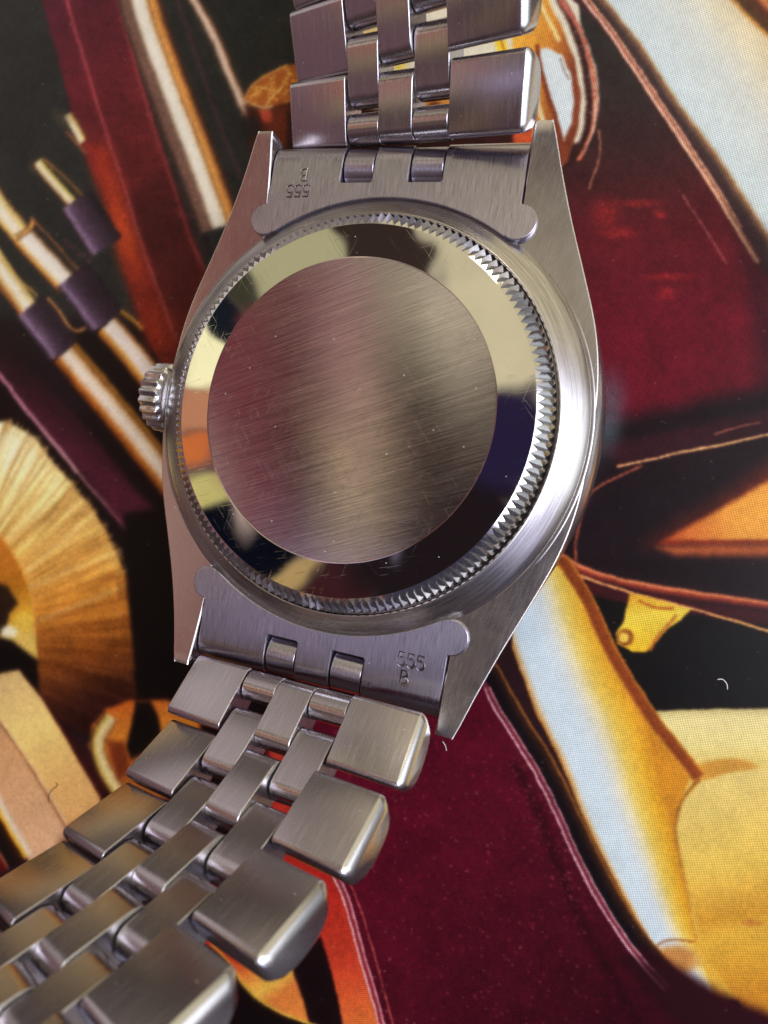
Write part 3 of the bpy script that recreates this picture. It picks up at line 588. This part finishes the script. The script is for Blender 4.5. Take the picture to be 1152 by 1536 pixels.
# end links, the lower one is the upper one turned round
def end_link_mesh():
    b = MB(); R = 16.4; cx_, cy_, cr_ = 9.95, 14.70, 1.28; NI = 17.6; BS = 19.05
    pts = []
    a0 = math.atan2(13.66, 9.1)
    for t in np.linspace(math.pi-a0, a0, 41): pts.append((R*math.cos(t), R*math.sin(t)))       # left to right along the inner arc
    for t in np.linspace(-125, 88, 22): pts.append((cx_+cr_*math.cos(math.radians(t)), cy_+cr_*math.sin(math.radians(t))))
    pts.append((9.97, 16.25)); pts.append((9.97, BS))
    for x0, x1 in ((4.02, 1.40), (-1.40, -4.02)): pts += [(x0, BS), (x0, NI+.12), (x0-.12, NI), (x1+.12, NI), (x1, NI+.12), (x1, BS)]
    pts += [(-9.97, BS), (-9.97, 16.25)]
    for t in np.linspace(92, 305, 22): pts.append((-cx_+cr_*math.cos(math.radians(t)), cy_+cr_*math.sin(math.radians(t))))
    n = len(pts); Z0, Z1 = 0, -1.3
    v = [(x, y, Z0) for x, y in pts]+[(x, y, Z1) for x, y in pts]
    b.add(v, [tuple(range(n))]); b.add(v, [tuple(range(n, 2*n))]); b.add(v, [(i, (i+1) % n, (i+1) % n+n, i+n) for i in range(n) if not (abs(pts[i][1]-BS) < 1e-6 and abs(pts[(i+1) % n][1]-BS) < 1e-6)])
    for x0, x1 in ((4.02, 9.97), (-1.40, 1.40), (-9.97, -4.02)):
        prof = [(BS, Z0)]+[(BS+1.72*math.sin(t), Z0-1.0+1.0*math.cos(t)) for t in np.linspace(.15, math.pi/2, 8)]+[(BS+1.72, Z0-2.0), (BS+.9, Z0-2.6), (BS, Z1)]
        k = len(prof); v = [(x0, y, z) for y, z in prof]+[(x1, y, z) for y, z in prof]
        b.add(v, [(i, i+1, i+1+k, i+k) for i in range(k-1)]); b.add(v, [tuple(range(k)), tuple(range(k, 2*k))])
    return b.build('end_link', smooth=40)
elm = end_link_mesh()
def tube_stroke(b, path, r=.055, z=.0, off=(0, 0), sc_=1, n=6):
    P = [np.array((off[0]+x*sc_, off[1]+y*sc_, z)) for x, y in path]; v = []
    for i, q in enumerate(P):
        t = P[min(i+1, len(P)-1)]-P[max(i-1, 0)]; t /= np.linalg.norm(t); s_ = np.array([-t[1], t[0], 0])
        rr_ = r*(.75 if i in (0, len(P)-1) else 1)
        for k in range(n): a = 2*math.pi*k/n; v.append(tuple(q+s_*rr_*math.cos(a)+np.array([0,0,1])*rr_*.8*math.sin(a)))
    f = [(i*n+k, i*n+(k+1) % n, (i+1)*n+(k+1) % n, (i+1)*n+k) for i in range(len(P)-1) for k in range(n)]
    b.add(v, f); b.add(v, [tuple(range(n)), tuple(range((len(P)-1)*n, len(P)*n))])
five = [(.52,1.0),(.08,1.0),(.06,.56),(.2,.62),(.38,.62),(.54,.5),(.58,.3),(.5,.1),(.32,.0),(.14,.02),(.0,.14)]
bee1 = [(0,0),(0,1),(.3,1),(.46,.9),(.48,.72),(.4,.58),(.22,.53),(0,.53)]; bee2 = [(.22,.53),(.46,.45),(.56,.27),(.48,.08),(.28,0),(0,0)]
mk = MB()
for i in range(3): tube_stroke(mk, five, off=(-7.92+i*.70, 17.95+.02*i), sc_=.95, r=.068)
tube_stroke(mk, bee1, off=(-7.5, 16.72), sc_=.95, r=.068); tube_stroke(mk, bee2, off=(-7.5, 16.72), sc_=.95, r=.068)
# the stamp reads the right way up when seen from the far side
mk.v = [(-7.22*2-a, 17.72*2-b_, c) for a, b_, c in mk.v]
mkm = mk.build('number_stamp', smooth=50)
mk2 = MB(); mk2.v = [(a+.06, b_-.065, c-.008) for a, b_, c in mk.v]; mk2.f = mk.f; mk2.m = mk.m; mkd = mk2.build('stamp_shadow_side', smooth=50)  # dark offset copy imitates the shaded side of the strokes
def tab_mesh():
    b = MB(); prof = []
    top = [(17.78,-1.0),(17.86,-.78),(18.05,-.52),(18.3,-.33),(18.7,-.14),(19.1,-.05),(19.5,-.12),(20.0,-.30),(20.5,-.62),(20.75,-1.1)]
    bot = [(20.75,-2.2),(19.5,-2.6),(18.4,-2.0),(17.78,-1.5)]
    b.extr(top+bot, -1.20, 1.20); return b.build('hinge_tab', smooth=35)
tabm = tab_mesh()
def rounded(Ln, depth, r, dome=.0, n=5):
    """side profile of a link: flat toward the wrist, rounded ends, domed outside"""
    p = []
    for t in np.linspace(math.pi/2, 0, n): p.append((Ln/2-r+r*math.cos(t), -r+r*math.sin(t)))
    for t in np.linspace(0, 1, 9)[1:-1]:
        yy = Ln/2*math.cos(t*math.pi); p.append((yy*.99, -r-(depth-r)*math.sin(t*math.pi)**.55))
    for t in np.linspace(math.pi, math.pi/2, n): p.append((-Ln/2+r+r*math.cos(t), -r+r*math.sin(t)))
    return p
LB, LT = 4.49, 4.32
def link_meshes(Lv, wi, gap_):
    Lf = Lv+.42
    o = MB(); pr = rounded(Lf, 2.3, .42); hw = (9.9-wi)/2-.03; n = len(pr)
    secs = [(-hw, 0), (hw-.30, 0), (hw-.22, .03), (hw-.08, .16), (hw+.06, .42), (hw+.14, .75)]; vs = []
    for x_, q_ in secs: vs += [(x_, y_*(1-q_*.30), -q_*.9+z_*(1-q_*.42)) for y_, z_ in pr]
    for j_ in range(len(secs)-1): o.add(vs[j_*n:(j_+2)*n], [(i_, (i_+1) % n, (i_+1) % n+n, i_+n) for i_ in range(n)], 0 if j_ == 0 else 1)
    o.add(vs[:n], [tuple(range(n))], 0); o.add(vs[-n:], [tuple(range(n))], 1)
    c = MB(); w = wi*2/3; Lc = Lv+gap_-.22; r_c = .95
    st = [(Lc/2-r_c+r_c*math.sin(t), -1.08+1.08*math.cos(t)) for t in np.linspace(0, math.pi, 11)]
    c.extr(st+[(-y_, z_) for y_, z_ in reversed(st)], -w/2+.05, w/2-.05, 0, 1)
    kn = MB(); kn.extr([(a, b_) for a, b_ in ((-1.0,-.95),(-.8,-.42),(-.4,-.12),(0,-.0),(.4,.0),(.8,-.15),(1.15,-.5),(1.3,-1.0),(1.15,-1.55),(.7,-1.9),(0,-2.0),(-.7,-1.9))], -w/2+.05, w/2-.05, 0, 1)
    return o.build('outer_link', smooth=30), c.build('center_link', smooth=30), kn.build('knuckle', smooth=40)
def rx(a): c, s = math.cos(a), math.sin(a); return np.array([[1,0,0],[0,c,-s],[0,s,c]])
def ry(a): c, s = math.cos(a), math.sin(a); return np.array([[c,0,s],[0,1,0],[-s,0,c]])
def rz(a): c, s = math.cos(a), math.sin(a); return np.array([[c,-s,0],[s,c,0],[0,0,1]])
def mat4(O, M, sx_=1):
    m = np.eye(4); m[:3,:3] = M@np.diag([sx_,1,1]); m[:3,3] = (np.array(O)+[0,0,LIFT])*MM; return Matrix(m.tolist())
def bracelet(sg, y0, z0, Lv, gap, wi, tp, angs):
    mo, mc, mk_ = link_meshes(Lv, wi, gap); first = {}
    def add(nm, me, O, M, sx_=1, w=.05):
        if nm not in first:
            o = link(nm, me, root, (link_m, side_m)); bevel(o, w, 2, 40); first[nm] = o
        else:
            o = first[nm].copy(); col.objects.link(o); o.parent = root
        o.matrix_local = mat4(O, M, sx_); return o
    O = np.array([0, sg*y0, z0]); Mp = np.eye(3); M = np.eye(3); poses = []; O_prev = None
    for k, (a, b_, c_) in enumerate(angs):
        Mprev = M; M = M@rx(math.radians(a))@ry(math.radians(b_))@rz(math.radians(c_)); h = 10-tp*k-.05
        jit = lambda: rx(math.radians(rng.normal()*.5))@ry(math.radians(rng.normal()*.4))
        ctr = O+M@np.array([0, sg*(gap/2+Lv/2), 0]); w_i = wi*h/10; sx_ = h/9.95
        for s_ in (-1, 1): add('outer_link', mo, ctr+M@np.array([s_*(w_i+h)/2, 0, 0]), M@jit()@(np.eye(3) if s_ > 0 else rz(math.pi)), sx_)
        add('center_link', mc, ctr+M@np.array([0, 0, -.02]), M@jit(), sx_)
        A = rx(math.radians(a*(.5 if k else .7))); Mm = Mprev@A
        if k:
            for s_ in (-1, 1): add('center_link', mc, O+Mm@np.array([s_*w_i*2/3, 0, -.10]), Mm@ry(math.radians(b_*.5))@jit(), sx_)
        else:
            for s_ in (-1, 1): add('knuckle', mk_, O+M@np.array([s_*w_i*2/3, sg*1.05, -.05]), M if sg > 0 else M@rz(math.pi), sx_)
        O = O+M@np.array([0, sg*(Lv+gap), 0])
def end_link(sg):
    Mx = np.eye(3) if sg > 0 else rz(math.pi)
    e = bevel(link('end_link', elm, root, (satin_m,), mat4((0,0,-2.3), Mx)), .07, 2, 45)
    s_ = link('number_stamp', mkm, e, (mirror_m,), Matrix.Translation((0, 0, 0)))
    link('stamp_shade', mkd, e, (stamp_shade_m,), Matrix.Translation((0, 0, 0)))
    for x in (-2.71, 2.71): bevel(link('hinge_tab', tabm, e, (satin_m,), Matrix.Translation((x*MM, 0, 0))), .06, 2, 45)
end_link(1); end_link(-1)
bracelet(1, 20.27, -2.05, 4.31, .55, 4.33, .11, [(25.9,-12.6,.8),(6.5,-5.1,2.1),(5,-3,1.5),(4,-2,1),(2,0,0)])
bracelet(-1, 19.50, -.55, 4.49, .80, 4.52, .24, [(-39.6,-10.6,-3.5),(-14.1,-5,-3.1),(-16.3,-3.3,-2.9),(-5,-3.5,-3.1),(-3,-2,-2),(0,-1,-1),(6,0,0)])

# ------------------------------------------------------------------ lint on the page
lm, nt, p = newmat('lint_hair'); p.inputs['Base Color'].default_value = (.10,.05,.03,1); p.inputs['Roughness'].default_value = .6
lw, nt, p = newmat('white_lint'); p.inputs['Base Color'].default_value = (.75,.74,.72,1); p.inputs['Roughness'].default_value = .8
def onpage(x, y):
    d_ = RC.T@np.array([(x-PPX)/FPX, (y-PPY)/FPX, 1]); t = (-LIFT-CAM[2])/d_[2]; q = CAM+d_*t; return q[0], q[1]
def fibre(pts, r, mt, lab):
    P = [onpage(*q) for q in smooth(pts, 4)]; c0 = P[0]
    b = MB(); tube_stroke(b, [(a-c0[0], b_-c0[1]) for a, b_ in P], r=r, z=r*1.05, n=6)
    o = link('lint_fibre', b.build('lint_fibre', smooth=60), None, (mt,), Matrix.Translation((c0[0]*MM, c0[1]*MM, 0))); tag(o, lab, 'lint', 'lint fibres on the page')
fibre([(73,1203),(74,1192),(80,1183),(87,1178),(84,1174)], .04, lm, 'dark curled hair lying on the gold bar of the printed page')
fibre([(1076,1019),(1084,1019),(1090,1026),(1091,1034)], .035, lw, 'small white curved fibre on the black part of the page')
fibre([(664,1112),(668,1118),(670,1126)], .035, lw, 'tiny white fibre beside the lower right lug on the maroon print')
